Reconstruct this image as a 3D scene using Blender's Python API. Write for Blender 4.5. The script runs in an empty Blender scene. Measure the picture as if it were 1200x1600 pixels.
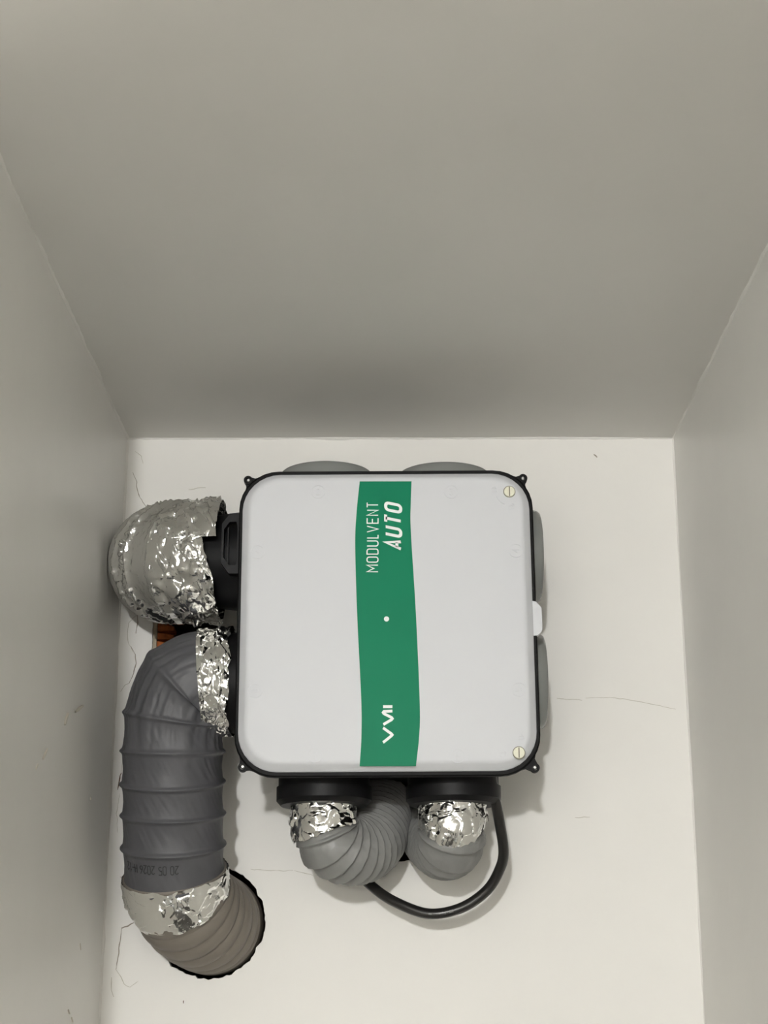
import bpy, bmesh, math, random
from mathutils import Vector, Matrix, noise
random.seed(7)
R = math.radians
scene = bpy.context.scene
C = scene.collection

# ---------------------------------------------------------------- camera, world, exposure
CAM = Vector((0.0, -2.256, 1.6))
cam_d = bpy.data.cameras.new('camera')
cam_d.sensor_fit = 'VERTICAL'; cam_d.sensor_height = 36.0
cam_d.lens = 36.0 * 2550 / 1600
cam_d.clip_start = 0.02
cam = bpy.data.objects.new('camera', cam_d); C.objects.link(cam)
cam.location = CAM
cam.rotation_euler = (R(90 + 17.05), R(0.0), R(0.163))
scene.camera = cam

world = bpy.data.worlds.new('world'); scene.world = world
world.use_nodes = True
bgn = world.node_tree.nodes['Background']
bgn.inputs[0].default_value = (0.9, 0.95, 1.0, 1); bgn.inputs[1].default_value = 0.0
vs = scene.view_settings
vs.view_transform = 'Standard'; vs.look = 'None'; vs.gamma = 1.0; vs.use_curve_mapping = False
vs.exposure = -0.10
scene.display_settings.display_device = 'sRGB'

LAMP_POWER = 2000.0      # emission strength of the far globe lamp

# ---------------------------------------------------------------- materials
def srgb(r, g, b):
    f = lambda c: (c/255/12.92) if c <= 10 else ((c/255 + 0.055)/1.055)**2.4
    return (f(r), f(g), f(b), 1)

def mat(name, col, rough=0.5, metal=0.0, spec=0.5, bump=None, mottle=None, coat=0.0, emit=None):
    m = bpy.data.materials.new(name); m.use_nodes = True
    nt = m.node_tree; b = nt.nodes['Principled BSDF']
    b.inputs['Base Color'].default_value = col
    b.inputs['Roughness'].default_value = rough
    b.inputs['Metallic'].default_value = metal
    b.inputs['Specular IOR Level'].default_value = spec
    b.inputs['Coat Weight'].default_value = coat
    if emit:
        b.inputs['Emission Color'].default_value = emit[0]
        b.inputs['Emission Strength'].default_value = emit[1]
    tc = nt.nodes.new('ShaderNodeTexCoord')
    if mottle:
        scale, amt = mottle[:2]
        n = nt.nodes.new('ShaderNodeTexNoise'); n.inputs['Scale'].default_value = scale
        n.inputs['Detail'].default_value = 6; n.inputs['Roughness'].default_value = 0.6
        nt.links.new(tc.outputs['Object'], n.inputs['Vector'])
        mr = nt.nodes.new('ShaderNodeMapRange')
        mr.inputs['From Min'].default_value = 0.3; mr.inputs['From Max'].default_value = 0.7
        mr.inputs['To Min'].default_value = 1 - amt; mr.inputs['To Max'].default_value = 1 + amt
        nt.links.new(n.outputs['Fac'], mr.inputs['Value'])
        mx = nt.nodes.new('ShaderNodeVectorMath'); mx.operation = 'SCALE'
        mx.inputs[0].default_value = col[:3]
        nt.links.new(mr.outputs['Result'], mx.inputs['Scale'])
        nt.links.new(mx.outputs['Vector'], b.inputs['Base Color'])
    if bump:
        prev = None
        for scale, strength, dist in bump:
            n = nt.nodes.new('ShaderNodeTexNoise'); n.inputs['Scale'].default_value = scale
            n.inputs['Detail'].default_value = 4
            nt.links.new(tc.outputs['Object'], n.inputs['Vector'])
            bp = nt.nodes.new('ShaderNodeBump')
            bp.inputs['Strength'].default_value = strength; bp.inputs['Distance'].default_value = dist
            nt.links.new(n.outputs['Fac'], bp.inputs['Height'])
            if prev: nt.links.new(prev.outputs['Normal'], bp.inputs['Normal'])
            prev = bp
        nt.links.new(prev.outputs['Normal'], b.inputs['Normal'])
    return m

M = {}
M['wall'] = mat('white_wall_paint', (0.80, 0.785, 0.745, 1), 0.55, spec=0.35,
                bump=[(9, 0.25, 0.006), (60, 0.12, 0.001)], mottle=(3.0, 0.025))
M['gloss_wall'] = mat('white_satin_wall_paint', (0.80, 0.785, 0.745, 1), 0.38, spec=0.5,
                bump=[(7, 0.25, 0.008), (45, 0.12, 0.001)], mottle=(2.5, 0.03))
M['ceiling'] = mat('white_ceiling_paint', (0.80, 0.785, 0.745, 1), 0.5, spec=0.35,
                bump=[(6, 0.2, 0.008), (55, 0.1, 0.001)], mottle=(2.0, 0.02))
M['floor'] = mat('brown_floor_tiles', (0.07, 0.066, 0.06, 1), 0.35, mottle=(8, 0.15))
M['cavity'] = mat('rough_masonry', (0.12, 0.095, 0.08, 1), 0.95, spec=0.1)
M['plaster'] = mat('raw_plaster', srgb(178, 168, 148), 0.9, spec=0.2, bump=[(120, 0.6, 0.002)], mottle=(60, 0.15))
M['brick'] = mat('red_hollow_brick', srgb(168, 96, 52), 0.9, spec=0.2, bump=[(200, 0.7, 0.002)], mottle=(90, 0.35))
M['crack'] = mat('plaster_crack', srgb(148, 140, 127), 0.95, spec=0.1)
M['crack_faint'] = mat('hairline_crack', srgb(188, 183, 171), 0.95, spec=0.1)
M['crack_dark'] = mat('open_crack', srgb(84, 62, 44), 0.95, spec=0.1)
M['scuff'] = mat('faint_scuff', srgb(222, 217, 206), 0.8, spec=0.2)
M['smudge'] = mat('grey_scuff', srgb(150, 145, 132), 0.9, spec=0.1)
M['black'] = mat('black_moulded_plastic', (0.004, 0.004, 0.0045, 1), 0.5, spec=0.2)
M['rim'] = mat('black_gasket_plastic', (0.003, 0.003, 0.003, 1), 0.55, spec=0.15)
M['white'] = mat('white_moulded_plastic', (0.62, 0.63, 0.65, 1), 0.5, spec=0.25, bump=[(900, 0.05, 0.0003)])
M['green'] = mat('green_printed_film', srgb(6, 118, 84), 0.45, spec=0.1)
M['print_white'] = mat('white_print', (0.82, 0.83, 0.82, 1), 0.45)
M['screw'] = mat('cream_nylon_screw', srgb(222, 220, 200), 0.45, mottle=(300, 0.05))
M['screw_metal'] = mat('zinc_screw', (0.30, 0.30, 0.29, 1), 0.45, metal=1.0)
M['slot'] = mat('screw_slot_grey', srgb(120, 116, 100), 0.7)
M['cap'] = mat('grey_port_plastic', srgb(128, 130, 127), 0.25, spec=0.5)
M['foil'] = mat('crumpled_aluminium_foil', (0.80, 0.80, 0.79, 1), 0.14, metal=1.0, bump=[(260, 0.25, 0.002)])
M['tape'] = mat('aluminium_tape', (0.88, 0.88, 0.86, 1), 0.13, metal=1.0, bump=[(160, 0.2, 0.002)])
M['vinyl'] = mat('slate_grey_vinyl', srgb(80, 80, 83), 0.5, spec=0.4, bump=[(220, 0.15, 0.001)], mottle=(30, 0.06))
M['pvc'] = mat('grey_pvc_hose', srgb(124, 124, 122), 0.42, spec=0.5, bump=[(300, 0.1, 0.001)])
M['pvc_warm'] = mat('taupe_pvc_hose', srgb(120, 113, 104), 0.5, spec=0.4)
M['ink'] = mat('black_ink', (0.02, 0.02, 0.022, 1), 0.6)
M['cable'] = mat('black_rubber_cable', (0.014, 0.013, 0.012, 1), 0.28, spec=0.5)
M['cable_print'] = mat('grey_cable_print', srgb(95, 95, 93), 0.5)
M['lamp'] = mat('lit_opal_glass', (0.9, 0.9, 0.9, 1), 0.4, emit=((0.985, 0.985, 0.98, 1), LAMP_POWER))
M['lamp_base'] = mat('white_lamp_metal', (0.75, 0.75, 0.75, 1), 0.4)
M['door'] = mat('dark_stained_door', (0.05, 0.035, 0.025, 1), 0.4, mottle=(12, 0.2))

# ---------------------------------------------------------------- mesh helpers
def mk(name, verts, faces, m, parent=None, smooth=False):
    me = bpy.data.meshes.new(name)
    me.from_pydata([tuple(v) for v in verts], [], faces)
    bm = bmesh.new(); bm.from_mesh(me)
    bmesh.ops.recalc_face_normals(bm, faces=bm.faces)
    bm.to_mesh(me); bm.free()
    if smooth:
        for p in me.polygons: p.use_smooth = True
    me.materials.append(m if not isinstance(m, str) else M[m])
    o = bpy.data.objects.new(name, me); C.objects.link(o)
    if parent: o.parent = parent
    return o

def auto_smooth(o, ang=35):
    me = o.data
    for p in me.polygons: p.use_smooth = True
    bm = bmesh.new(); bm.from_mesh(me)
    for e in bm.edges:
        if len(e.link_faces) == 2 and e.calc_face_angle(0) > R(ang): e.smooth = False
    bm.to_mesh(me); bm.free()
    return o

def empty(name, loc=(0, 0, 0)):
    o = bpy.data.objects.new(name, None); o.empty_display_size = 0.05
    C.objects.link(o); o.location = loc
    return o

def tag(o, label=None, cat=None, group=None, kind=None):
    if label: o['label'] = label
    if cat: o['category'] = cat
    if group: o['group'] = group
    if kind: o['kind'] = kind
    return o

def box(x0, x1, y0, y1, z0, z1):
    v = [(x, y, z) for x in (x0, x1) for y in (y0, y1) for z in (z0, z1)]
    f = [(0,1,3,2), (4,6,7,5), (0,4,5,1), (2,3,7,6), (0,2,6,4), (1,5,7,3)]
    return v, f

def join(*parts):
    V = []; F = []
    for v, f in parts:
        n = len(V); V += list(v); F += [tuple(i + n for i in q) for q in f]
    return V, F

def grid_patch(fn, nu, nv):
    V = [fn(i/nu, j/nv) for i in range(nu+1) for j in range(nv+1)]
    F = [(i*(nv+1)+j, (i+1)*(nv+1)+j, (i+1)*(nv+1)+j+1, i*(nv+1)+j+1) for i in range(nu) for j in range(nv)]
    return V, F

def loft(loops, cap0=True, cap1=True, closed=True):
    n = len(loops[0]); V = [p for l in loops for p in l]; F = []
    for k in range(len(loops)-1):
        for i in range(n if closed else n-1):
            j = (i+1) % n
            F.append((k*n+i, k*n+j, (k+1)*n+j, (k+1)*n+i))
    if cap0: F.append(tuple(range(n))[::-1])
    if cap1: F.append(tuple((len(loops)-1)*n + i for i in range(n)))
    return V, F

def rrect(hw, hh, r, y, cx=0, cz=0, n=8):
    pts = []
    for cxs, czs, a0 in ((1, 1, 0), (-1, 1, 90), (-1, -1, 180), (1, -1, 270)):
        for k in range(n+1):
            a = R(a0 + 90*k/n)
            pts.append((cx + cxs*(hw-r) + r*math.cos(a), y, cz + czs*(hh-r) + r*math.sin(a)))
    return pts

def lathe(profile, axis, center, n=48):
    """profile: list of (distance along axis, radius); axis one of '+x','-x','+z','-z','+y','-y'"""
    ax = {'x': Vector((1,0,0)), 'y': Vector((0,1,0)), 'z': Vector((0,0,1))}[axis[1]]
    if axis[0] == '-': ax = -ax
    u = Vector((0,1,0)) if axis[1] != 'y' else Vector((1,0,0)); v = ax.cross(u)
    c = Vector(center)
    loops = [[c + ax*t + (u*math.cos(2*math.pi*k/n) + v*math.sin(2*math.pi*k/n))*r for k in range(n)] for t, r in profile]
    return loft(loops)

def catmull(pts, per=24):
    P = [Vector(p) for p in pts]
    P = [P[0]*2 - P[1]] + P + [P[-1]*2 - P[-2]]
    out = []
    for i in range(1, len(P)-2):
        p0, p1, p2, p3 = P[i-1:i+3]
        for k in range(per):
            t = k/per
            out.append(0.5*((2*p1) + (p2-p0)*t + (2*p0-5*p1+4*p2-p3)*t*t + (3*p1-p0-3*p2+p3)*t**3))
    out.append(P[-2].copy())
    return out

class Path:
    """arc-length parametrised curve with parallel-transported frames"""
    def __init__(self, pts, ref=(0, -1, 0), per=24):
        self.p = catmull(pts, per)
        self.s = [0.0]
        for a, b in zip(self.p, self.p[1:]): self.s.append(self.s[-1] + (b-a).length)
        self.L = self.s[-1]
        n = len(self.p)
        self.t = [(self.p[min(i+1, n-1)] - self.p[max(i-1, 0)]).normalized() for i in range(n)]
        u = Vector(ref); u = (u - self.t[0]*u.dot(self.t[0])).normalized()
        self.u = [u]
        for i in range(1, n):
            u = self.u[-1]; u = (u - self.t[i]*u.dot(self.t[i])).normalized(); self.u.append(u)
    def at(self, s):
        s = max(0, min(self.L, s)); import bisect
        i = min(max(bisect.bisect_right(self.s, s) - 1, 0), len(self.p)-2)
        f = (s - self.s[i])/max(1e-9, self.s[i+1]-self.s[i])
        p = self.p[i].lerp(self.p[i+1], f)
        t = self.t[i].lerp(self.t[i+1], f).normalized()
        u = self.u[i].lerp(self.u[i+1], f); u = (u - t*u.dot(t)).normalized()
        return p, t, u, t.cross(u)
    def point(self, s, th, r):
        p, t, u, v = self.at(s)
        return p + (u*math.cos(th) + v*math.sin(th))*r

def tube(path, s0, s1, rad, nu, nv, s0fn=None, s1fn=None, fix=None, cap=True):
    """rad(s, theta, point on the bare axis direction) -> radius"""
    V = []; F = []
    for i in range(nu+1):
        for j in range(nv):
            th = 2*math.pi*j/nv
            a = s0 + (s0fn(th) if s0fn else 0); b = s1 + (s1fn(th) if s1fn else 0)
            s = a + (b-a)*i/nu
            q = path.point(s, th, rad(s, th))
            if fix: q = fix(q)
            V.append(q)
    for i in range(nu):
        for j in range(nv):
            k = (j+1) % nv
            F.append((i*nv+j, i*nv+k, (i+1)*nv+k, (i+1)*nv+j))
    if cap:
        F.append(tuple(range(nv))[::-1]); F.append(tuple(nu*nv+j for j in range(nv)))
    return V, F

def cell_hash(p):
    h = math.sin(p[0]*127.1 + p[1]*311.7 + p[2]*74.7)*43758.5453
    return h - math.floor(h)

def crumple(q, sc, sharp=0.35):
    """faceted crumple height around -1..1 at point q"""
    q = q*sc
    d, pts = noise.voronoi(q)
    p = pts[0]
    g = Vector((cell_hash(p)-0.5, cell_hash(p.yzx)-0.5, cell_hash(p.zxy)-0.5))*2
    w = min(1.0, (d[1]-d[0])/sharp)
    return g.dot(q - p)*w*1.6 - (1-w)*0.25

# ---------------------------------------------------------------- the room
XL, XR, H = -0.3828, 0.4172, 2.4053
ND = 1.00                     # depth of the alcove
RX0, RX1, RY = -1.5, 1.3, -7.0

def st(name, vf, m, smooth=False):
    return tag(mk(name, vf[0], vf[1], m, None, smooth), kind='structure')

st('floor', box(RX0-0.1, RX1+0.1, RY-0.1, 0.3, -0.1, 0.0), 'floor')

# ceiling with slightly wavy plaster underside
def ceil_fn(u, v):
    x = RX0 - 0.1 + (RX1-RX0+0.2)*u; y = RY - 0.1 + (0.3-RY+0.1)*v
    n = noise.noise(Vector((x*4, y*4, 1.3)))*0.0016 if y > -1.5 else 0
    return (x, y, H + n)
cv, cf = grid_patch(lambda u, v: ceil_fn(u, v), 120, 200)
cb = box(RX0-0.1, RX1+0.1, RY-0.1, 0.3, H+0.01, H+0.1)
st('ceiling', join((cv, cf), cb), 'ceiling', True)

# side walls of the alcove: thick blocks, the alcove face finely subdivided and a little uneven
def side_wall(name, x, sgn, seed, ND):
    def f(u, v):
        y = -ND + (ND + 0.06)*u; z = (H+0.005)*v
        n = noise.noise(Vector((y*5, z*5, seed)))*0.0012 + noise.noise(Vector((y*30, z*30, seed)))*0.0003
        return (x + n, y, z)
    a = grid_patch(f, 60, 150)
    b = box(x + sgn*0.004, x + sgn*1.25, -ND, 0.06, 0.0, H+0.005)
    return st(name, join(a, b), 'gloss_wall', True)
wl = side_wall('wall_left', XL, -1, 3.1, ND)
wr = side_wall('wall_right', XR, 1, 8.7, 1.7)
for w in (wl, wr): auto_smooth(w, 40)

st('wall_entry_left', box(RX0-0.1, RX0, RY, -ND+0.02, 0, H+0.005), 'wall')
st('wall_entry_right', box(RX1, RX1+0.1, RY, -ND+0.02, 0, H+0.005), 'wall')
st('wall_front', box(RX0-0.1, RX1+0.1, RY-0.1, RY, 0, H+0.005), 'wall')
dr = st('door_1', box(0.2, 1.0, RY, RY+0.04, 0.0, 2.05), 'door')
mk('door_handle', *lathe([(0, 0.012), (0.05, 0.012), (0.055, 0.025), (0.08, 0.025)], '+y', (0.28, RY+0.04, 1.0), 16), 'lamp_base', dr)

# back wall: a slab with three rough holes
def rough_loop(pts, amp, step=0.004, seed=0):
    out = []
    n = len(pts)
    for i in range(n):
        a = Vector((pts[i][0], pts[i][1], 0)); b = Vector((pts[(i+1) % n][0], pts[(i+1) % n][1], 0))
        k = max(1, int((b-a).length/step))
        for j in range(k):
            q = a.lerp(b, j/k)
            d = noise.noise(q*140 + Vector((seed, 0, 0)))*amp + noise.noise(q*500 + Vector((seed, 3, 0)))*amp*0.6
            e = noise.noise(q*140 + Vector((seed, 9, 5)))*amp
            out.append((q.x + d, q.y + e))
    return out
def ring(cx, cz, r, n=20, seed=0):
    return [(cx + r*math.cos(2*math.pi*k/n), cz + r*math.sin(2*math.pi*k/n)) for k in range(n)]

HOLE_A = rough_loop([(-0.3345, 2.29), (-0.2413, 2.29), (-0.2410, 2.117), (-0.247, 2.1105), (-0.262, 2.108), (-0.27, 2.04), (-0.3335, 2.035)], 0.0016, seed=2)
HOLE_B = rough_loop(ring(-0.2405, 1.7165, 0.0748), 0.0035, seed=5)
HOLE_C = rough_loop([(-0.058, 1.93), (0.100, 1.93), (0.098, 1.80), (0.04, 1.7975), (0.012, 1.7965), (0.004, 1.7985), (-0.008, 1.793), (-0.03, 1.797)], 0.0022, seed=7)
WT = 0.016                    # plaster thickness in front of the bricks
cu = bpy.data.curves.new('wall_outline', 'CURVE'); cu.dimensions = '2D'; cu.fill_mode = 'BOTH'; cu.extrude = WT/2
for loop in ([(XL-0.02, -0.01), (XR+0.02, -0.01), (XR+0.02, H+0.02), (XL-0.02, H+0.02)], HOLE_A, HOLE_B, HOLE_C):
    sp = cu.splines.new('POLY'); sp.points.add(len(loop)-1); sp.use_cyclic_u = True
    for p, q in zip(sp.points, loop): p.co = (q[0], q[1], 0, 1)
tmp = bpy.data.objects.new('tmp', cu); C.objects.link(tmp)
dg = bpy.context.evaluated_depsgraph_get()
me = bpy.data.meshes.new_from_object(tmp.evaluated_get(dg))
bpy.data.objects.remove(tmp, do_unlink=True)
me.transform(Matrix.Translation((0, WT/2, 0)) @ Matrix.Rotation(R(90), 4, 'X'))
me.materials.clear(); me.materials.append(M['wall'])
wb = bpy.data.objects.new('wall_back', me); C.objects.link(wb); tag(wb, kind='structure')

# dark hollow behind the holes (open towards the room)
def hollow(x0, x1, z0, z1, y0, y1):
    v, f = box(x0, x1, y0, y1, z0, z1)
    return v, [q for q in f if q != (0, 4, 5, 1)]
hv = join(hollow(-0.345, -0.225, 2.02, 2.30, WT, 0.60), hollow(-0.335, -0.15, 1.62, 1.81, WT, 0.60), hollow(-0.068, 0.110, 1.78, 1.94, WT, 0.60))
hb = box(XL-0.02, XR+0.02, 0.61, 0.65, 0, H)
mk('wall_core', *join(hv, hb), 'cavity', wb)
# ragged plaster edge and the ends of hollow bricks inside the left opening
mk('plaster_edge', *join(*[box(-0.3345 + 0.0006*math.sin(k*2.3), -0.3285 + 0.0016*noise.noise(Vector((k*1.7, 0, 0))), 0.006, WT+0.004, 2.03 + k*0.011, 2.0415 + k*0.011) for k in range(22)]), 'plaster', wb)
for k in range(19):
    z = 2.032 + k*0.0125
    d = 0.002*noise.noise(Vector((k*2.1, 4, 0)))
    bv = [(-0.3290, 0.012+d, z), (-0.3065+2*d, 0.019, z+0.0015), (-0.3065+2*d, 0.019, z+0.0075), (-0.3290, 0.012+d, z+0.0095),
          (-0.3290, 0.05, z), (-0.3065, 0.05, z+0.0015), (-0.3065, 0.05, z+0.0075), (-0.3290, 0.05, z+0.0095)]
    mk('brick', bv, [(0,1,2,3), (4,7,6,5), (0,4,5,1), (3,2,6,7), (1,5,6,2), (0,3,7,4)], 'brick', wb)

# paint beads in the corners
def bead(name, a, b, d1, d2, r, seed, n=160):
    a = Vector(a); b = Vector(b); d1 = Vector(d1); d2 = Vector(d2); V = []; F = []
    for i in range(n+1):
        p = a.lerp(b, i/n)
        rr = r*(0.8 + 0.7*noise.noise(Vector((i*0.09, seed, 0))) + 0.5*noise.noise(Vector((i*0.45, seed, 2))))
        rr = max(0.0006, rr)
        prof = [d1*-0.003 + d2*-0.003, d1*rr + d2*-0.003, d1*rr, d1*rr*0.42 + d2*rr*0.42, d2*rr, d2*rr + d1*-0.003]
        V += [p + q for q in prof]
    m = 6
    for i in range(n):
        for j in range(m):
            F.append((i*m+j, i*m+(j+1) % m, (i+1)*m+(j+1) % m, (i+1)*m+j))
    o = mk(name, V, F, 'wall', None, True)
    return tag(auto_smooth(o, 60), kind='structure')
bead('trim_1', (XL, 0, 0.6), (XL, 0, H), (1,0,0), (0,-1,0), 0.0030, 1)
bead('trim_2', (XR, 0, 0.6), (XR, 0, H), (-1,0,0), (0,-1,0), 0.0022, 4)
bead('trim_3', (XL, 0, H), (XR, 0, H), (0,0,-1), (0,-1,0), 0.0026, 6)
bead('trim_4', (XL, -ND, H), (XL, 0, H), (0,0,-1), (1,0,0), 0.0032, 9)
bead('trim_5', (XR, -1.7, H), (XR, 0, H), (0,0,-1), (-1,0,0), 0.0028, 12)

# hairline cracks and scuffs on the back wall (x, z in metres on the wall)
def ribbon(name, pts, w, m, seed, y=-0.0006, parent=wb, jag=0.0012):
    P = []
    for a, b in zip(pts, pts[1:]):
        k = max(2, int(math.dist(a, b)/0.004))
        for j in range(k): P.append((a[0]+(b[0]-a[0])*j/k, a[1]+(b[1]-a[1])*j/k))
    P.append(pts[-1])
    P = [(x + jag*noise.noise(Vector((x*160, z*160, seed))), z + jag*noise.noise(Vector((x*160, z*160, seed+5)))) for x, z in P]
    V = []; F = []; n = len(P)
    for i, (x, z) in enumerate(P):
        ax, az = P[max(0, i-1)]; bx_, bz = P[min(n-1, i+1)]
        dx, dz = bx_-ax, bz-az; l = math.hypot(dx, dz) or 1
        ww = w*(0.55 + 0.45*math.sin(math.pi*min(1, (i+0.3)/(n-0.4))))*(0.8 + 0.6*noise.noise(Vector((i*0.7, seed, 1))))/2
        nx, nz = -dz/l*ww, dx/l*ww
        V += [(x+nx, y, z+nz), (x-nx, y, z-nz), (x+nx, 0.002, z+nz), (x-nx, 0.002, z-nz)]
    for i in range(n-1):
        a = i*4; b = a+4
        F += [(a, b, b+1, a+1), (a, a+2, b+2, b), (a+1, b+1, b+3, a+3)]
    return mk(name, V, F, m, parent)
CR = [
 ([(-0.372,2.352),(-0.366,2.338),(-0.364,2.322),(-0.356,2.307),(-0.351,2.300)], 0.0011, 'crack'),
 ([(-0.371,2.385),(-0.361,2.378),(-0.358,2.366)], 0.0008, 'crack_faint'),
 ([(-0.3545,2.148),(-0.3565,2.138),(-0.3555,2.128),(-0.358,2.112)], 0.0014, 'crack'),
 ([(-0.3575,2.140),(-0.368,2.128),(-0.3695,2.112),(-0.368,2.100),(-0.364,2.094),(-0.359,2.083)], 0.0008, 'crack_faint'),
 ([(-0.364,2.094),(-0.357,2.082),(-0.355,2.069),(-0.357,2.062),(-0.3575,2.055),(-0.363,2.042)], 0.0015, 'crack'),
 ([(-0.363,2.042),(-0.370,2.038),(-0.375,2.030)], 0.0008, 'crack_faint'),
 ([(-0.354,1.957),(-0.363,1.953),(-0.368,1.948),(-0.368,1.930),(-0.369,1.916)], 0.0009, 'crack_faint'),
 ([(-0.369,1.916),(-0.3705,1.908),(-0.3725,1.893)], 0.0018, 'crack_dark'),
 ([(-0.370,1.888),(-0.372,1.86),(-0.370,1.835)], 0.0007, 'crack_faint'),
 ([(-0.352,1.776),(-0.364,1.775)], 0.0012, 'crack_faint'),
 ([(-0.342,1.716),(-0.350,1.711),(-0.358,1.709)], 0.0022, 'crack'),
 ([(-0.358,1.709),(-0.3595,1.695),(-0.361,1.675),(-0.3635,1.655)], 0.0012, 'crack'),
 ([(-0.3635,1.655),(-0.356,1.646),(-0.352,1.636),(-0.343,1.632),(-0.333,1.640)], 0.0009, 'crack_faint'),
 ([(-0.369,1.645),(-0.368,1.628),(-0.365,1.620)], 0.0010, 'crack_faint'),
 ([(-0.187,1.7855),(-0.160,1.784),(-0.130,1.7835)], 0.0009, 'crack_faint'),
 ([(-0.128,1.784),(-0.102,1.777)], 0.0007, 'crack_faint'),
 ([(0.235,2.019),(0.27,2.017)], 0.0009, 'crack_faint'),
 ([(0.275,2.020),(0.31,2.021),(0.345,2.016),(0.40,2.004)], 0.0008, 'crack_faint'),
 ([(0.255,1.855),(0.275,1.8545)], 0.0008, 'crack_faint'),
 ([(0.300,2.380),(0.305,2.375)], 0.0020, 'crack'),
 ([(-0.272,1.6155),(-0.272,1.611)], 0.0012, 'crack_dark'),
 ([(-0.29,2.326),(-0.265,2.330)], 0.0008, 'crack_faint'),
]
for i, (p, w, m) in enumerate(CR): ribbon('crack', p, w, m, i*3.7)

# ---------------------------------------------------------------- lamps of the room (behind the viewer)
def globe(loc):
    t = empty('ceiling_lamp_offscreen', (loc[0], loc[1], H))
    x, y, z = loc
    prof = [(-0.085*math.cos(math.pi*k/16), max(0.002, 0.085*math.sin(math.pi*k/16))) for k in range(17)]
    mk('base', *lathe([(0, 0.06), (0.02, 0.06), (0.03, 0.045), (H-z-0.06-loc[2]*0, 0.045)], '-z', (0, 0, 0), 32), 'lamp_base', t, True)
    g = mk('globe_offscreen', *lathe(prof, '+z', (0, 0, z-H), 32), 'lamp', t, True)
    return tag(t, 'opal glass globe lamp under the ceiling by the far end of the room', 'lamp')
globe((-0.46, -6.1, 2.29))
# ---------------------------------------------------------------- ventilation unit
UX, UZ, TILT = -0.0023, 2.0692, R(0.30)
unit = empty('ventilation_unit', (UX, 0, UZ)); unit.rotation_euler = (0, -TILT, 0)
tag(unit, 'square white ventilation unit with wavy green stripe and black body on the back wall', 'ventilation unit')
ct, snt = math.cos(TILT), math.sin(TILT)
def loc(x, z):                       # world x,z on the wall plane -> unit coordinates
    dx, dz = x-UX, z-UZ
    return (dx*ct + dz*snt, -dx*snt + dz*ct)

HW, HH, CRD = 0.187, 0.1955, 0.050
body = mk('body', *loft([rrect(HW-0.030, HH-0.030, 0.05, 0.0), rrect(HW-0.030, HH-0.030, 0.05, -0.235), rrect(HW-0.012, HH-0.012, 0.05, -0.258), rrect(HW-0.004, HH-0.004, 0.05, -0.262)]), 'black', unit)
auto_smooth(body)
rim = mk('rim', *loft([rrect(HW-0.002, HH-0.002, CRD, -0.258), rrect(HW, HH, CRD, -0.260), rrect(HW, HH, CRD, -0.268), rrect(HW-0.0015, HH-0.0015, CRD, -0.2695)]), 'rim', unit)
auto_smooth(rim)
lugs = [(-0.1799, 2.2529), (0.1726, 2.2551), (-0.178, 1.8855), (0.1781, 1.8845)]
for x, z in lugs:
    lx, lz = loc(x, z); lg = empty
    c = Vector((lx, 0, lz)); inward = Vector((-math.copysign(1, lx), 0, -math.copysign(1, lz))).normalized(); side = Vector((-inward.z, 0, inward.x))
    parts = []
    # ring
    n = 20; loops = []
    for k in range(n):
        a = 2*math.pi*k/n; d = Vector((math.cos(a), 0, math.sin(a)))
        loops.append([c + d*0.0056 + Vector((0, -0.258, 0)), c + d*0.0056 + Vector((0, -0.268, 0)), c + d*0.0030 + Vector((0, -0.268, 0)), c + d*0.0030 + Vector((0, -0.258, 0))])
    loops.append(loops[0]); parts.append(loft(loops, False, False))
    ac = Vector((math.copysign(HW-CRD, lx), 0, math.copysign(HH-CRD, lz))); out = c - ac; a0 = math.atan2(out.z, out.x)
    arcp = lambda da, r: ac + Vector((math.cos(a0+da), 0, math.sin(a0+da)))*r
    nrm = out.normalized(); side = Vector((-nrm.z, 0, nrm.x))
    wedge = [c + side*0.0054, arcp(R(9), CRD + 0.0015), arcp(R(18), CRD - 0.0010), arcp(0, CRD - 0.006), arcp(-R(18), CRD - 0.0010), arcp(-R(9), CRD + 0.0015), c - side*0.0054]
    parts.append(loft([[p + Vector((0, y, 0)) for p in wedge] for y in (-0.259, -0.2665)]))
    mk('mounting_lug', *join(*parts), 'rim', unit)
    b = mk('screw_head', *lathe([(0, 0.0028), (0.003, 0.0028), (0.0040, 0.0015)], '-y', (lx + inward.x*0.0006, -0.2645, lz + inward.z*0.0006), 14), 'screw_metal', unit)

cover = mk('cover', *loft([rrect(HW-0.0046, HH-0.0056, CRD-0.002, -0.262), rrect(HW-0.0046, HH-0.0056, CRD-0.002, -0.2715), rrect(HW-0.0052, HH-0.0062, CRD-0.002, -0.2726), rrect(HW-0.0060, HH-0.0070, CRD-0.003, -0.2735),
       rrect(HW-0.0120, HH-0.0125, CRD-0.008, -0.2815), rrect(HW-0.0140, HH-0.0145, CRD-0.009, -0.2832), rrect(HW-0.0165, HH-0.0170, CRD-0.011, -0.2840), rrect(HW-0.0185, HH-0.0190, CRD-0.012, -0.2842)]), 'white', unit, True)
FY = -0.2842
def lp(x, z, y=FY): a, b = loc(x, z); return (a, y, b)

# latch tab on the right edge
tabp = [(0.178, 2.0925), (0.184, 2.0915), (0.1885, 2.0865), (0.1912, 2.0835), (0.1916, 2.056), (0.1900, 2.0525), (0.1862, 2.0485), (0.178, 2.0475)]
tb = mk('latch_tab', *loft([[lp(x, z, y) for x, z in tabp] for y in (-0.263, -0.2715)]), 'white', unit)

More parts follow.
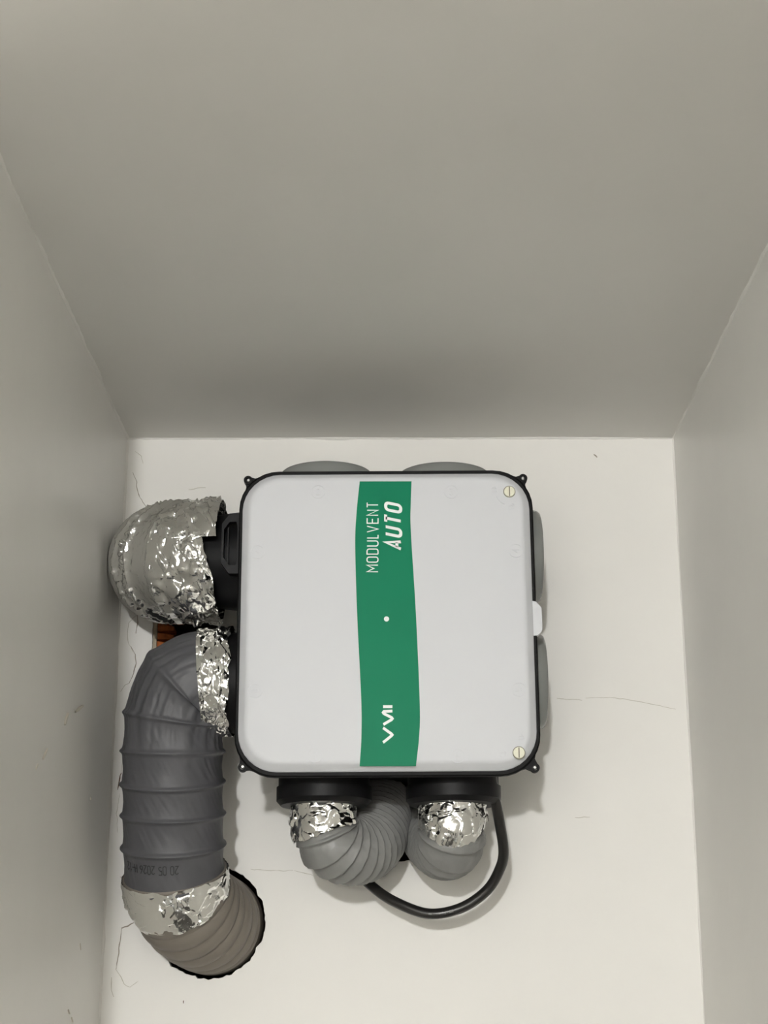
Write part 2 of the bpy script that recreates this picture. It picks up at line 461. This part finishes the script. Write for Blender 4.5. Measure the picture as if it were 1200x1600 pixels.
# wavy green stripe
def interp(tab, z):
    P = catmull([Vector((x, zz, 0)) for zz, x in tab], 16)
    for a, b in zip(P, P[1:]):
        if (a.y - z)*(b.y - z) <= 0 and a.y != b.y: return a.x + (b.x-a.x)*(z-a.y)/(b.y-a.y)
    return P[0].x if z > P[0].y else P[-1].x
LE = [(2.2453,-0.0365),(2.205,-0.0402),(2.1625,-0.0418),(2.0718,-0.0389),(1.9675,-0.0335),(1.9205,-0.0330),(1.8841,-0.0350)]
RE = [(2.2453,0.0294),(2.2140,0.0282),(2.1792,0.0282),(2.0717,0.0340),(1.9596,0.0380),(1.9204,0.0370),(1.884,0.0329)]
N = 60; V = []; F = []
for i in range(N+1):
    z = 2.2453 + (1.884-2.2453)*i/N
    for x, y in ((interp(LE, z), FY), (interp(RE, z), FY)):
        V.append(lp(x, z, y + 0.0005)); V.append(lp(x, z, y - 0.0004))
for i in range(N):
    a = i*4; b = a+4
    F += [(a+1, a+3, b+3, b+1), (a, a+1, b+1, b), (a+2, b+2, b+3, a+3)]
mk('green_stripe', V, F, 'green', cover)

# ---- stroke lettering
def stroke(pts, w, closed=False):
    """mitred ribbon outline in 2-D -> quads"""
    P = [Vector((p[0], p[1])) for p in pts]; n = len(P); V = []; F = []
    for i in range(n):
        a = P[i-1] if (i > 0 or closed) else None
        b = P[(i+1) % n] if (i < n-1 or closed) else None
        d1 = (P[i]-a).normalized() if a is not None else (b-P[i]).normalized()
        d2 = (b-P[i]).normalized() if b is not None else d1
        n1 = Vector((-d1.y, d1.x)); n2 = Vector((-d2.y, d2.x))
        m = (n1+n2); m = m.normalized() if m.length > 1e-6 else n1
        k = min(2.2, 1/max(0.3, m.dot(n1)))
        V += [P[i] + m*k*w/2, P[i] - m*k*w/2]
    for i in range(n if closed else n-1):
        j = (i+1) % n
        F.append((2*i, 2*j, 2*j+1, 2*i+1))
    return V, F
def rr2(w, h, r, n=5):
    out = []
    for cx, cy, a0 in ((w-r, h-r, 0), (r, h-r, 90), (r, r, 180), (w-r, r, 270)):
        out += [(cx + r*math.cos(R(a0+90*k/n)), cy + r*math.sin(R(a0+90*k/n))) for k in range(n+1)]
    return out
def arc2(cx, cy, r, a0, a1, n=8):
    return [(cx + r*math.cos(R(a0+(a1-a0)*k/n)), cy + r*math.sin(R(a0+(a1-a0)*k/n))) for k in range(n+1)]
def glyph(ch, w):
    """unit-height strokes, width w: list of (points, closed)"""
    r = w*0.42
    G = {
     'M': [([(0,0),(0,1),(w*0.5,0.38),(w,1),(w,0)], 0)],
     'O': [(rr2(w,1,r), 1)], '0': [(rr2(w,1,r), 1)],
     'D': [([(0,0),(0,1),(w-r,1)] + arc2(w-r,1-r,r,90,0)[1:] + arc2(w-r,r,r,0,-90) + [(0,0)], 0)],
     'U': [([(0,1)] + arc2(r,r,r,180,270) + arc2(w-r,r,r,270,360) + [(w,1)], 0)],
     'L': [([(0,1),(0,0),(w,0)], 0)],
     'V': [([(0,1),(w*0.5,0),(w,1)], 0)],
     'E': [([(w,1),(0,1),(0,0),(w,0)], 0), ([(0,0.52),(w*0.85,0.52)], 0)],
     'N': [([(0,0),(0,1),(w,0),(w,1)], 0)],
     'T': [([(0,1),(w,1)], 0), ([(w*0.5,1),(w*0.5,0)], 0)],
     'A': [([(0,0),(w*0.5,1),(w,0)], 0), ([(w*0.16,0.26),(w*0.84,0.26)], 0)],
     'I': [([(w*0.5,1),(w*0.5,0)], 0)],
     'H': [([(0,1),(0,0)], 0), ([(w,1),(w,0)], 0), ([(0,0.5),(w,0.5)], 0)],
     '-': [([(0,0.5),(w,0.5)], 0)],
     '1': [([(w*0.2,0.8),(w*0.55,1),(w*0.55,0)], 0)],
     '2': [([(0,0.78)] + arc2(w*0.5,0.72,w*0.5,165,-20)[1:] + [(0,0),(w,0)], 0)],
     '3': [([(0,1),(w,1),(w*0.45,0.58)] + arc2(w*0.45,0.29,w*0.5,75,-150), 0)],
     '4': [([(w*0.75,0),(w*0.75,1),(0,0.3),(w,0.3)], 0)],
     '5': [([(w,1),(0,1),(0,0.56),(w*0.55,0.6)] + arc2(w*0.5,0.3,w*0.5,70,-150), 0)],
     '6': [([(w*0.85,1),(w*0.15,0.5)] + arc2(w*0.5,0.3,w*0.48,160,-200,14), 0)],
     '7': [([(0,1),(w,1),(w*0.35,0)], 0)],
     '8': [(arc2(w*0.5,0.76,w*0.42,0,360,12)[:-1], 1), (arc2(w*0.5,0.27,w*0.5,0,360,12)[:-1], 1)],
     ' ': [],
    }
    return G[ch]
def text2d(txt, h, w, adv, sw, shear=0.0, widths={}):
    """returns list of flat pieces (V 2-D, F) laid out along +x"""
    out = []; x = 0
    for ch in txt:
        cw = widths.get(ch, w)
        for pts, cl in glyph(ch, cw/h):
            v, f = stroke([(p[0]*h, p[1]*h) for p in pts], sw, bool(cl))
            out.append(([(x + p.x + shear*p.y, p.y) for p in v], f))
        x += cw + adv
    return out, x - adv
def solid_flat(pieces, mapf, t):
    """2-D pieces -> thin solid via mapf(a, b, depth)"""
    parts = []
    for v, f in pieces:
        n = len(v)
        V = [mapf(a, b, t) for a, b in v] + [mapf(a, b, -0.0003) for a, b in v]
        F = list(f) + [tuple(i+n for i in q)[::-1] for q in f]
        cnt = {}
        for q in f:
            for i in range(4):
                e = (q[i], q[(i+1) % 4]); cnt[tuple(sorted(e))] = cnt.get(tuple(sorted(e)), 0) + 1
        for e, k in cnt.items():
            if k == 1: F.append((e[0], e[1], e[1]+n, e[0]+n))
        parts.append((V, F))
    return join(*parts)
SY = FY - 0.0004
def on_face(x_base, z0):             # text running up the cover, letters' tops to the left
    return lambda a, b, d: lp(x_base - b, z0 + a, SY - d)
pc, L = text2d('MODULVENT', 0.0138, 0.0066, 0.0039, 0.00135, widths={'M': 0.0085, 'V': 0.0076, 'T': 0.0062, 'L': 0.0040})
k = 0.0905/L
pc = [([(a*k, b) for a, b in v], f) for v, f in pc]
mk('lettering', *solid_flat(pc, on_face(-0.0131, 2.1265), 0.0002), 'print_white', cover)
pc, L = text2d('AUTO', 0.0190, 0.0095, 0.0068, 0.0038, shear=0.22)
L += 0.004; k = 0.0610/L
pc = [([(a*k, b) for a, b in v], f) for v, f in pc]
mk('lettering', *solid_flat(pc, on_face(0.0155, 2.1560), 0.0002), 'print_white', cover)
hv = 0.0113; sc = 1.0
vm = []
def rounded(pts): return pts
for pts in ([(0.12,1),(0.75,0.10),(0.84,0.02),(0.93,0.10),(1.50,1)], [(1.82,0.97),(2.28,0.09),(2.38,0.0),(2.48,0.08),(2.86,0.92),(2.96,1.0),(3.06,0.92),(3.10,0.0)], [(3.52,1),(3.52,0)]):
    v, f = stroke([(p[0]*hv, p[1]*hv) for p in pts], 0.0030)
    vm.append(([(q.x, q.y) for q in v], f))
k = 0.0470/(3.65*hv)
vm = [([(a*k, b) for a, b in v], f) for v, f in vm]
mk('lettering', *solid_flat(vm, on_face(0.0046, 1.9111), 0.0002), 'print_white', cover)
dx, dz = loc(-0.0025, 2.0660)
mk('white_dot', *lathe([(0, 0.0032), (0.0004, 0.0032)], '-y', (dx, SY + 0.0001, dz), 24), 'print_white', cover)

# quarter-turn screws
for x, z in ((0.1534, 2.2315), (0.1575, 1.9002)):
    a, b = loc(x, z)
    mk('screw_seat', *lathe([(-0.001, 0.0078), (0.0003, 0.0078), (0.0003, 0.0070), (-0.001, 0.0070)], '-y', (a, FY, b), 28), 'slot', cover, False)
    s = mk('screw', *lathe([(-0.001, 0.0069), (0.0010, 0.0069), (0.0015, 0.0064)], '-y', (a, FY, b), 28), 'screw', cover)
    mk('screw_slot', *box(a-0.0007, a+0.0007, FY-0.0018, FY-0.0005, b-0.0062, b+0.0062), 'slot', cover)
# raised port numbers in rings, and lock marks beside the screws
def relief(x, z, ch, rot):
    pcs = [stroke(arc2(0, 0, 0.0085, 0, 360, 28)[:-1], 0.0009, True)]
    pcs = [([(p.x, p.y) for p in v], f) for v, f in pcs]
    g, L = text2d(ch, 0.0080, 0.0042, 0, 0.0010)
    for v, f in g:
        q = []
        for a, b in v:
            a -= L/2; b -= 0.004
            q.append((a*math.cos(rot) - b*math.sin(rot), a*math.sin(rot) + b*math.cos(rot)))
        pcs.append((q, f))
    mk('relief_number', *solid_flat(pcs, lambda a, b, d: lp(x + a, z + b, FY - d), 0.0008), 'white', cover)
for x, z, ch, rot in ((-0.0892,2.2317,'2',0), (0.0796,2.2315,'3',0), (-0.1645,2.1526,'1',R(45)), (0.1597,2.1539,'4',R(90)),
                      (-0.1637,1.9763,'8',R(90)), (0.1594,1.9777,'5',R(90)), (-0.0892,1.8972,'7',0), (0.0832,1.8964,'6',0)):
    relief(x, z, ch, rot)
def lockmark(x, z, s):
    pcs = [stroke(arc2(0, 0, 0.0175, 150*s if s > 0 else 200, 110 if s > 0 else 250, 10), 0.0009)]
    for a, shut in ((185, 0), (80, 1)) if s > 0 else ((170, 1), (275, 0)):
        cx, cy = 0.0195*math.cos(R(a)), 0.0195*math.sin(R(a))
        pcs.append(stroke([(cx-0.003, cy-0.003), (cx+0.003, cy-0.003), (cx+0.003, cy+0.001), (cx-0.003, cy+0.001)], 0.0008, True))
        pcs.append(stroke(arc2(cx + (0 if shut else 0.002), cy+0.0012, 0.0021, 180, 0, 8), 0.0008))
    pcs = [([(p.x, p.y) for p in v], f) for v, f in pcs]
    mk('relief_lock_mark', *solid_flat(pcs, lambda a, b, d: lp(x + a, z + b, FY - d), 0.0008), 'white', cover)
lockmark(0.1534, 2.2315, -1); lockmark(0.1575, 1.9002, 1)

# ports: grey caps on top and right, black collars on left and bottom
PD = -0.17
PR = 0.0637
def cap_profile(l, r=PR):
    return [(0, r), (l-0.020, r), (l-0.010, r*0.985), (l-0.004, r*0.955), (l-0.001, r*0.92), (l, r*0.87), (l-0.001, r*0.5)]
for x, z in ((-0.082, 0), (0.0755, 0)):
    a = x - UX
    auto_smooth(mk('port_cap', *lathe(cap_profile(2.2925 - UZ - 0.150 - (0.0022 if x > 0 else 0), 0.0665), '+z', (a, PD, 0.150), 64), 'cap', unit), 50)
for z in (2.176, 2.009):
    auto_smooth(mk('port_cap', *lathe(cap_profile(0.2035 - 0.148), '+x', (0.148, PD, z-UZ), 64), 'cap', unit), 50)
for x in (-0.083, 0.081):
    auto_smooth(mk('port_collar', *lathe([(0, 0.058), (0.03, 0.058), (0.03, 0.0605), (0.047, 0.0605), (0.053, 0.055), (0.054, 0.0385), (0.066, 0.036)], '-z', (x-UX, PD, 1.9035-UZ), 48), 'black', unit), 30)
for z in (2.172, 2.009):
    col = mk('port_collar', *lathe([(0, 0.067), (0.028, 0.067), (0.030, 0.0715), (0.040, 0.0715), (0.042, 0.066), (0.075, 0.062), (0.10, 0.058)], '-x', (-0.150-UX, PD, z-UZ), 48), 'black', unit)
    auto_smooth(col, 30)
    if z < 2.1: continue
    # eight-sided clip window on the front of the collar
    def octo(s, y): return [(-0.2035-UX + s*px, y, z-UZ+0.004 + s*pz) for px, pz in ((-0.010,-0.026),(0.000,-0.040),(0.012,-0.040),(0.014,-0.030),(0.014,0.030),(0.012,0.040),(0.000,0.040),(-0.010,0.026))]
    lo = [octo(1, -0.232), octo(1, -0.245), octo(0.72, -0.245), octo(0.72, -0.232)]
    mk('clip_window', *loft(lo + [lo[0]], False, False), 'black', unit)
    mk('clip_bar', *box(-0.206-UX, -0.2045-UX, -0.243, -0.240, z-UZ-0.022, z-UZ+0.026), 'black', unit)

# ---------------------------------------------------------------- foil duct into the left opening
fd = empty('foil_duct', (-0.30, 0, 2.06))
tag(fd, 'thick crumpled silver foil duct bending from the unit into the wall opening', 'duct')
def rel(parent, vf): # world verts -> parent's local (no rotation)
    o = parent.location; return [Vector(v) - o for v in vf[0]], vf[1]
fp = Path([(-0.165,-0.17,2.172), (-0.20,-0.17,2.172), (-0.240,-0.168,2.173), (-0.276,-0.148,2.177), (-0.298,-0.112,2.186), (-0.303,-0.070,2.195), (-0.300,-0.03,2.203), (-0.296,0.02,2.208)], per=20)
TAP = 0.105
def foil_r(s, th):
    q = fp.point(s, th, 0.081)
    r = 0.0805
    if s > TAP - 0.004*math.sin(th*2):
        fr = ((s - TAP)/0.0225) % 1.0
        r += -0.0058*math.sin(math.pi*fr)**0.6 + 0.0034*math.exp(-(min(fr, 1-fr)*0.0225/0.0020)**2)
        band = 0.45 + 2.6*math.exp(-((s - TAP - 0.034)/0.011)**2)
        r += band*(0.0016*crumple(q, 70, 0.18) + 0.0012*crumple(q + Vector((3, 1, 2)), 170, 0.2) + 0.0005*crumple(q + Vector((7, 1, 2)), 330, 0.3))
        zone = max(0, noise.noise(q*28 + Vector((0, 0, 4))))
        r += 0.0020*zone*noise.noise(Vector((q.x*200, q.y*200, q.z*160)))
    else:
        r += 0.0008 + 0.0050*crumple(Vector((q.x*1.3, q.y*0.9, q.z)), 46, 0.12) + 0.0016*crumple(q + Vector((5, 0, 1)), 100, 0.12)
    if s > 0.235: r -= 0.012*min(1, (s-0.235)/0.05)
    return r
fixwall = lambda q: Vector((max(q.x, XL + 0.0012 + 0.1*max(0, 0)), q.y, q.z))
edge = lambda th: 0.003*noise.noise(Vector((math.cos(th)*1.6, math.sin(th)*1.6, 3))) + 0.002*noise.noise(Vector((math.cos(th)*5, math.sin(th)*5, 7))) + (0.013*(1 + math.sin(th)) if math.sin(th) < 0.12 else 0.004)
mk('foil_hose', *rel(fd, tube(fp, TAP-0.003, fp.L-0.035, foil_r, 230, 260, fix=fixwall)), 'foil', fd, True)
mk('tape_band', *rel(fd, tube(fp, 0.052, TAP, lambda s, th: foil_r(min(s, TAP-0.006), th) + 0.0007, 60, 240, s0fn=edge, s1fn=lambda th: 0.004*noise.noise(Vector((math.cos(th)*2, math.sin(th)*2, 1))), cap=False)), 'tape', fd, True)
auto_smooth(mk('wall_pipe', *rel(fd, lathe([(0, 0.050), (0.002, 0.054), (0.006, 0.054), (0.008, 0.050), (0.10, 0.050), (0.10, 0.046), (0.01, 0.046)], '+y', (-0.290, -0.040, 2.178), 48)), 'black', fd), 30)

# ---------------------------------------------------------------- grey insulated duct with taped ends
gd = empty('insulated_duct', (-0.26, 0, 1.64))
tag(gd, 'slate grey vinyl sleeved duct with silver tape, hanging down beside the unit', 'duct')
gp = Path([(-0.165,-0.17,2.009), (-0.205,-0.17,2.009), (-0.232,-0.170,2.009), (-0.2500,-0.170,2.0065), (-0.2670,-0.167,1.992), (-0.2765,-0.161,1.960), (-0.2785,-0.151,1.910), (-0.2780,-0.135,1.855), (-0.2775,-0.120,1.805),
           (-0.2760,-0.106,1.770), (-0.2690,-0.088,1.744), (-0.2560,-0.060,1.7255), (-0.2420,-0.024,1.7165), (-0.2370,0.03,1.7145)], per=20)
def s_near(path, p):
    p = Vector(p); i = min(range(len(path.p)), key=lambda i: (path.p[i]-p).length); return path.s[i]
G0 = s_near(gp, (-0.2385,-0.170,2.008)); G1 = s_near(gp, (-0.2745,-0.102,1.765))
PITCH = 0.0405
def sleeve_r(s, th):
    ph = (s - G0)/PITCH + 0.35
    fr = ph - math.floor(ph); dd = min(fr, 1-fr)*PITCH
    r = 0.0655 - 0.0022*math.sin(math.pi*fr) + 0.0030*math.exp(-(dd/0.0026)**2)
    k = 1 - math.exp(-(dd/0.008)**2)
    cth, sth = math.cos(th + s*9), math.sin(th + s*9)
    w = noise.noise(Vector((cth*6.5, sth*6.5, s*16)))
    w2 = noise.noise(Vector((cth*15, sth*15, s*34 + 7)))
    q = gp.point(s, th, 0.066)
    bend = math.exp(-((s - (G0+0.05))/0.05)**2)
    r += k*(0.0011*abs(w) + 0.0006*w2 - 0.0004) + bend*0.0050*(abs(noise.noise(Vector((math.cos(th)*6, math.sin(th)*6, s*9)))) - 0.25)
    r += 0.0035*math.exp(-((s-G0)/0.03)**2)
    return r
sleeve = mk('vinyl_sleeve', *rel(gd, tube(gp, G0, G1 + 0.004, sleeve_r, 300, 200)), 'vinyl', gd, True)
def tapeA(s, th):
    q = gp.point(s, th, 0.069)
    return 0.0695 + 0.0030*crumple(Vector((q.x*1.5, q.y, q.z)), 46, 0.12) + 0.0013*crumple(q + Vector((4, 2, 0)), 115, 0.15) 
edge2 = lambda th: 0.005*noise.noise(Vector((math.cos(th)*2, math.sin(th)*2, 13))) + 0.004*noise.noise(Vector((math.cos(th)*6, math.sin(th)*6, 2)))
mk('tape_band', *rel(gd, tube(gp, 0.036, G0 + 0.004, tapeA, 80, 260, s0fn=edge2, cap=False)), 'tape', gd, True)
HS = G1 + 0.010
def hose_r(s, th):
    fr = ((s - G1)/0.0165) % 1.0
    return 0.0658 + 0.0042*(math.sin(math.pi*fr)**0.6 - 0.6)
mk('inner_hose', *rel(gd, tube(gp, G1 - 0.01, gp.L, hose_r, 120, 120)), 'pvc_warm', gd, True)
def tapeB(s, th):
    q = gp.point(s, th, 0.068)
    return 0.0690 - 0.0006*(s-G1)/0.03 + 0.0022*crumple(q, 36, 0.12) + 0.0010*crumple(q + Vector((1, 7, 0)), 90, 0.15)
mk('tape_band', *rel(gd, tube(gp, G1 - 0.010, G1 + 0.026, tapeB, 60, 260, s0fn=lambda th: 0.004*noise.noise(Vector((math.cos(th)*3, math.sin(th)*3, 23))), s1fn=lambda th: 0.003*noise.noise(Vector((math.cos(th)*3, math.sin(th)*3, 31))), cap=False)), 'tape', gd, True)
# printed date, upside down on the sleeve
pc, L = text2d('20 05 2026 H-12', 0.0092, 0.0041, 0.0018, 0.0011, widths={' ': 0.0020})
S_T = s_near(gp, (-0.2774, -0.121, 1.800))
def on_sleeve(a, b, d):
    th = TH0 + (a/0.066)*TDIR
    s = S_T + 0.0055 + b*SDIR
    return gp.point(s, th, sleeve_r(s, th) + 0.0004 + d) - gd.location
# find the angular direction that runs towards -x at the front
p0, t0, u0, v0 = gp.at(S_T)
fx = [(k, gp.point(S_T, k*math.pi/180, 0.066)) for k in range(0, 360, 2)]
front = min(fx, key=lambda e: e[1].y)[0]
TDIR = 1 if gp.point(S_T, R(front+10), 0.066).x < gp.point(S_T, R(front-10), 0.066).x else -1
SDIR = 1
TH0 = R(front) - TDIR*R(13)
def densify(pcs, step=0.0015):
    return pcs
mk('printed_date', *solid_flat(pc, on_sleeve, 0.0002), 'ink', sleeve)

# ---------------------------------------------------------------- the two ribbed ducts under the unit
def ribbed(name, label, pts, r0, pitch, tape_to, edge_seed, mname):
    t = empty(name, (pts[0][0], 0, 1.76)); tag(t, label, 'duct', 'ribbed grey ducts under the unit')
    p = Path(pts, per=20)
    def rr(s, th):
        fr = ((s)/pitch + th/(2*math.pi)) % 1.0
        q = p.point(s, th, r0)
        pl = fr**1.2 if fr < 0.86 else (1-fr)/0.14*0.834
        if s < tape_to + 0.004: pl = 0.45 - 0.45*min(1, (tape_to + 0.004 - s)/0.006)
        return r0 - 0.0034 + 0.0078*pl + 0.0006*noise.noise(q*90) + 0.0004*noise.noise(q*220)
    mk('ribbed_hose', *rel(t, tube(p, tape_to - 0.010, p.L, rr, 420, 110)), mname, t, True)
    def tr(s, th):
        q = p.point(s, th, r0)
        return r0 + 0.0014 + 0.0026*crumple(q, 46, 0.12) + 0.0008*crumple(q + Vector((2, 2, 0)), 120, 0.15)
    mk('tape_band', *rel(t, tube(p, 0.0, tape_to, tr, 70, 200, s1fn=lambda th: 0.006*noise.noise(Vector((math.cos(th)*1.5, math.sin(th)*1.5, edge_seed))) + 0.003*noise.noise(Vector((math.cos(th)*5, math.sin(th)*5, edge_seed))), cap=False)), 'tape', t, True)
    return t
ribbed('ribbed_duct', 'ribbed grey duct curling far round from the foil collar beside the hanging cable end',
       [(-0.083,-0.17,1.868), (-0.0828,-0.17,1.842), (-0.0815,-0.169,1.824), (-0.072,-0.163,1.805), (-0.050,-0.143,1.797), (-0.029,-0.113,1.805), (-0.0170,-0.080,1.826), (-0.0125,-0.045,1.849), (-0.0115,0.0,1.866), (-0.011,0.05,1.876)],
       0.0412, 0.0115, 0.050, 3, 'pvc')
ribbed('ribbed_duct', 'short ribbed grey duct elbow inside the loop of black cable, turning into the wall',
       [(0.081,-0.17,1.868), (0.0808,-0.17,1.842), (0.0805,-0.168,1.824), (0.0785,-0.152,1.808), (0.073,-0.118,1.805), (0.0670,-0.080,1.813), (0.0610,-0.040,1.824), (0.058,0.0,1.840), (0.056,0.05,1.852)],
       0.0408, 0.0140, 0.046, 9, 'pvc')

# ---------------------------------------------------------------- cable
cb = empty('power_cable', (0.05, 0, 1.72)); tag(cb, 'thick black power cable looping from the unit to behind the ribbed duct', 'cable')
cp = Path([(0.127,-0.195,1.905), (0.129,-0.195,1.884), (0.1325,-0.188,1.863), (0.1396,-0.168,1.8335), (0.1464,-0.140,1.7965), (0.1416,-0.121,1.7742), (0.1253,-0.108,1.7493), (0.0925,-0.10,1.7283), (0.0516,-0.095,1.7216), (0.0103,-0.085,1.736),
           (-0.0189,-0.070,1.7554), (-0.036,-0.045,1.777), (-0.028,-0.012,1.806), (-0.02,0.04,1.82)], per=16)
mk('cable_sheath', *rel(cb, tube(cp, 0, cp.L, lambda s, th: 0.0068, 220, 20)), 'cable', cb, True)
sA = s_near(cp, (0.062,-0.096,1.722)); 
def dash(s0, s1, th, w):
    return grid_patch(lambda u, v: cp.point(s0 + (s1-s0)*u, th + (v-0.5)*w, 0.0071) - cb.location, 6, 2)
front_th = min(range(0, 360, 4), key=lambda k: (cp.point(sA, R(k), 0.006) - CAM).length)
mk('cable_marking', *join(dash(sA-0.022, sA-0.016, R(front_th), 0.5), dash(sA-0.012, sA-0.0105, R(front_th), 0.5), dash(sA+0.006, sA+0.010, R(front_th), 0.3)), 'cable_print', cb)

# small scuffs on the left wall of the alcove
SC = [([(-0.4328, 1.8823), (-0.4413, 1.8753), (-0.4531, 1.8678)], 0.003), ([(-0.4778, 1.8586), (-0.4858, 1.8519)], 0.0025), ([(-0.2346, 1.9667), (-0.2626, 1.9576), (-0.2821, 1.951)], 0.005), ([(-0.3248, 1.9411), (-0.3343, 1.9325), (-0.3402, 1.9254)], 0.005), ([(-0.149, 1.8645), (-0.1478, 1.8606)], 0.003), ([(-0.223, 1.603), (-0.2136, 1.5986)], 0.0025), ([(-0.1999, 1.5942), (-0.19, 1.589)], 0.0025), ([(-0.171, 1.6818), (-0.1644, 1.6744)], 0.0025)]
def scuff(pts, w):
    P = [Vector((XL, y, z)) for y, z in pts]; V = []; F = []
    for i, p in enumerate(P):
        d = (P[min(i+1, len(P)-1)] - P[max(i-1, 0)]).normalized(); n = Vector((0, -d.z, d.y))*w/2*(0.5 if i in (0, len(P)-1) else 1)
        for q in (p+n, p-n): V += [q + Vector((0.0016, 0, 0)), q + Vector((-0.002, 0, 0))]
    for i in range(len(P)-1):
        a = i*4; b = a+4
        F += [(a, b, b+2, a+2), (a, a+1, b+1, b), (a+2, b+2, b+3, a+3)]
    mk('scuff', V, F, 'scuff', wl)
for p, w in SC: scuff(p, w)
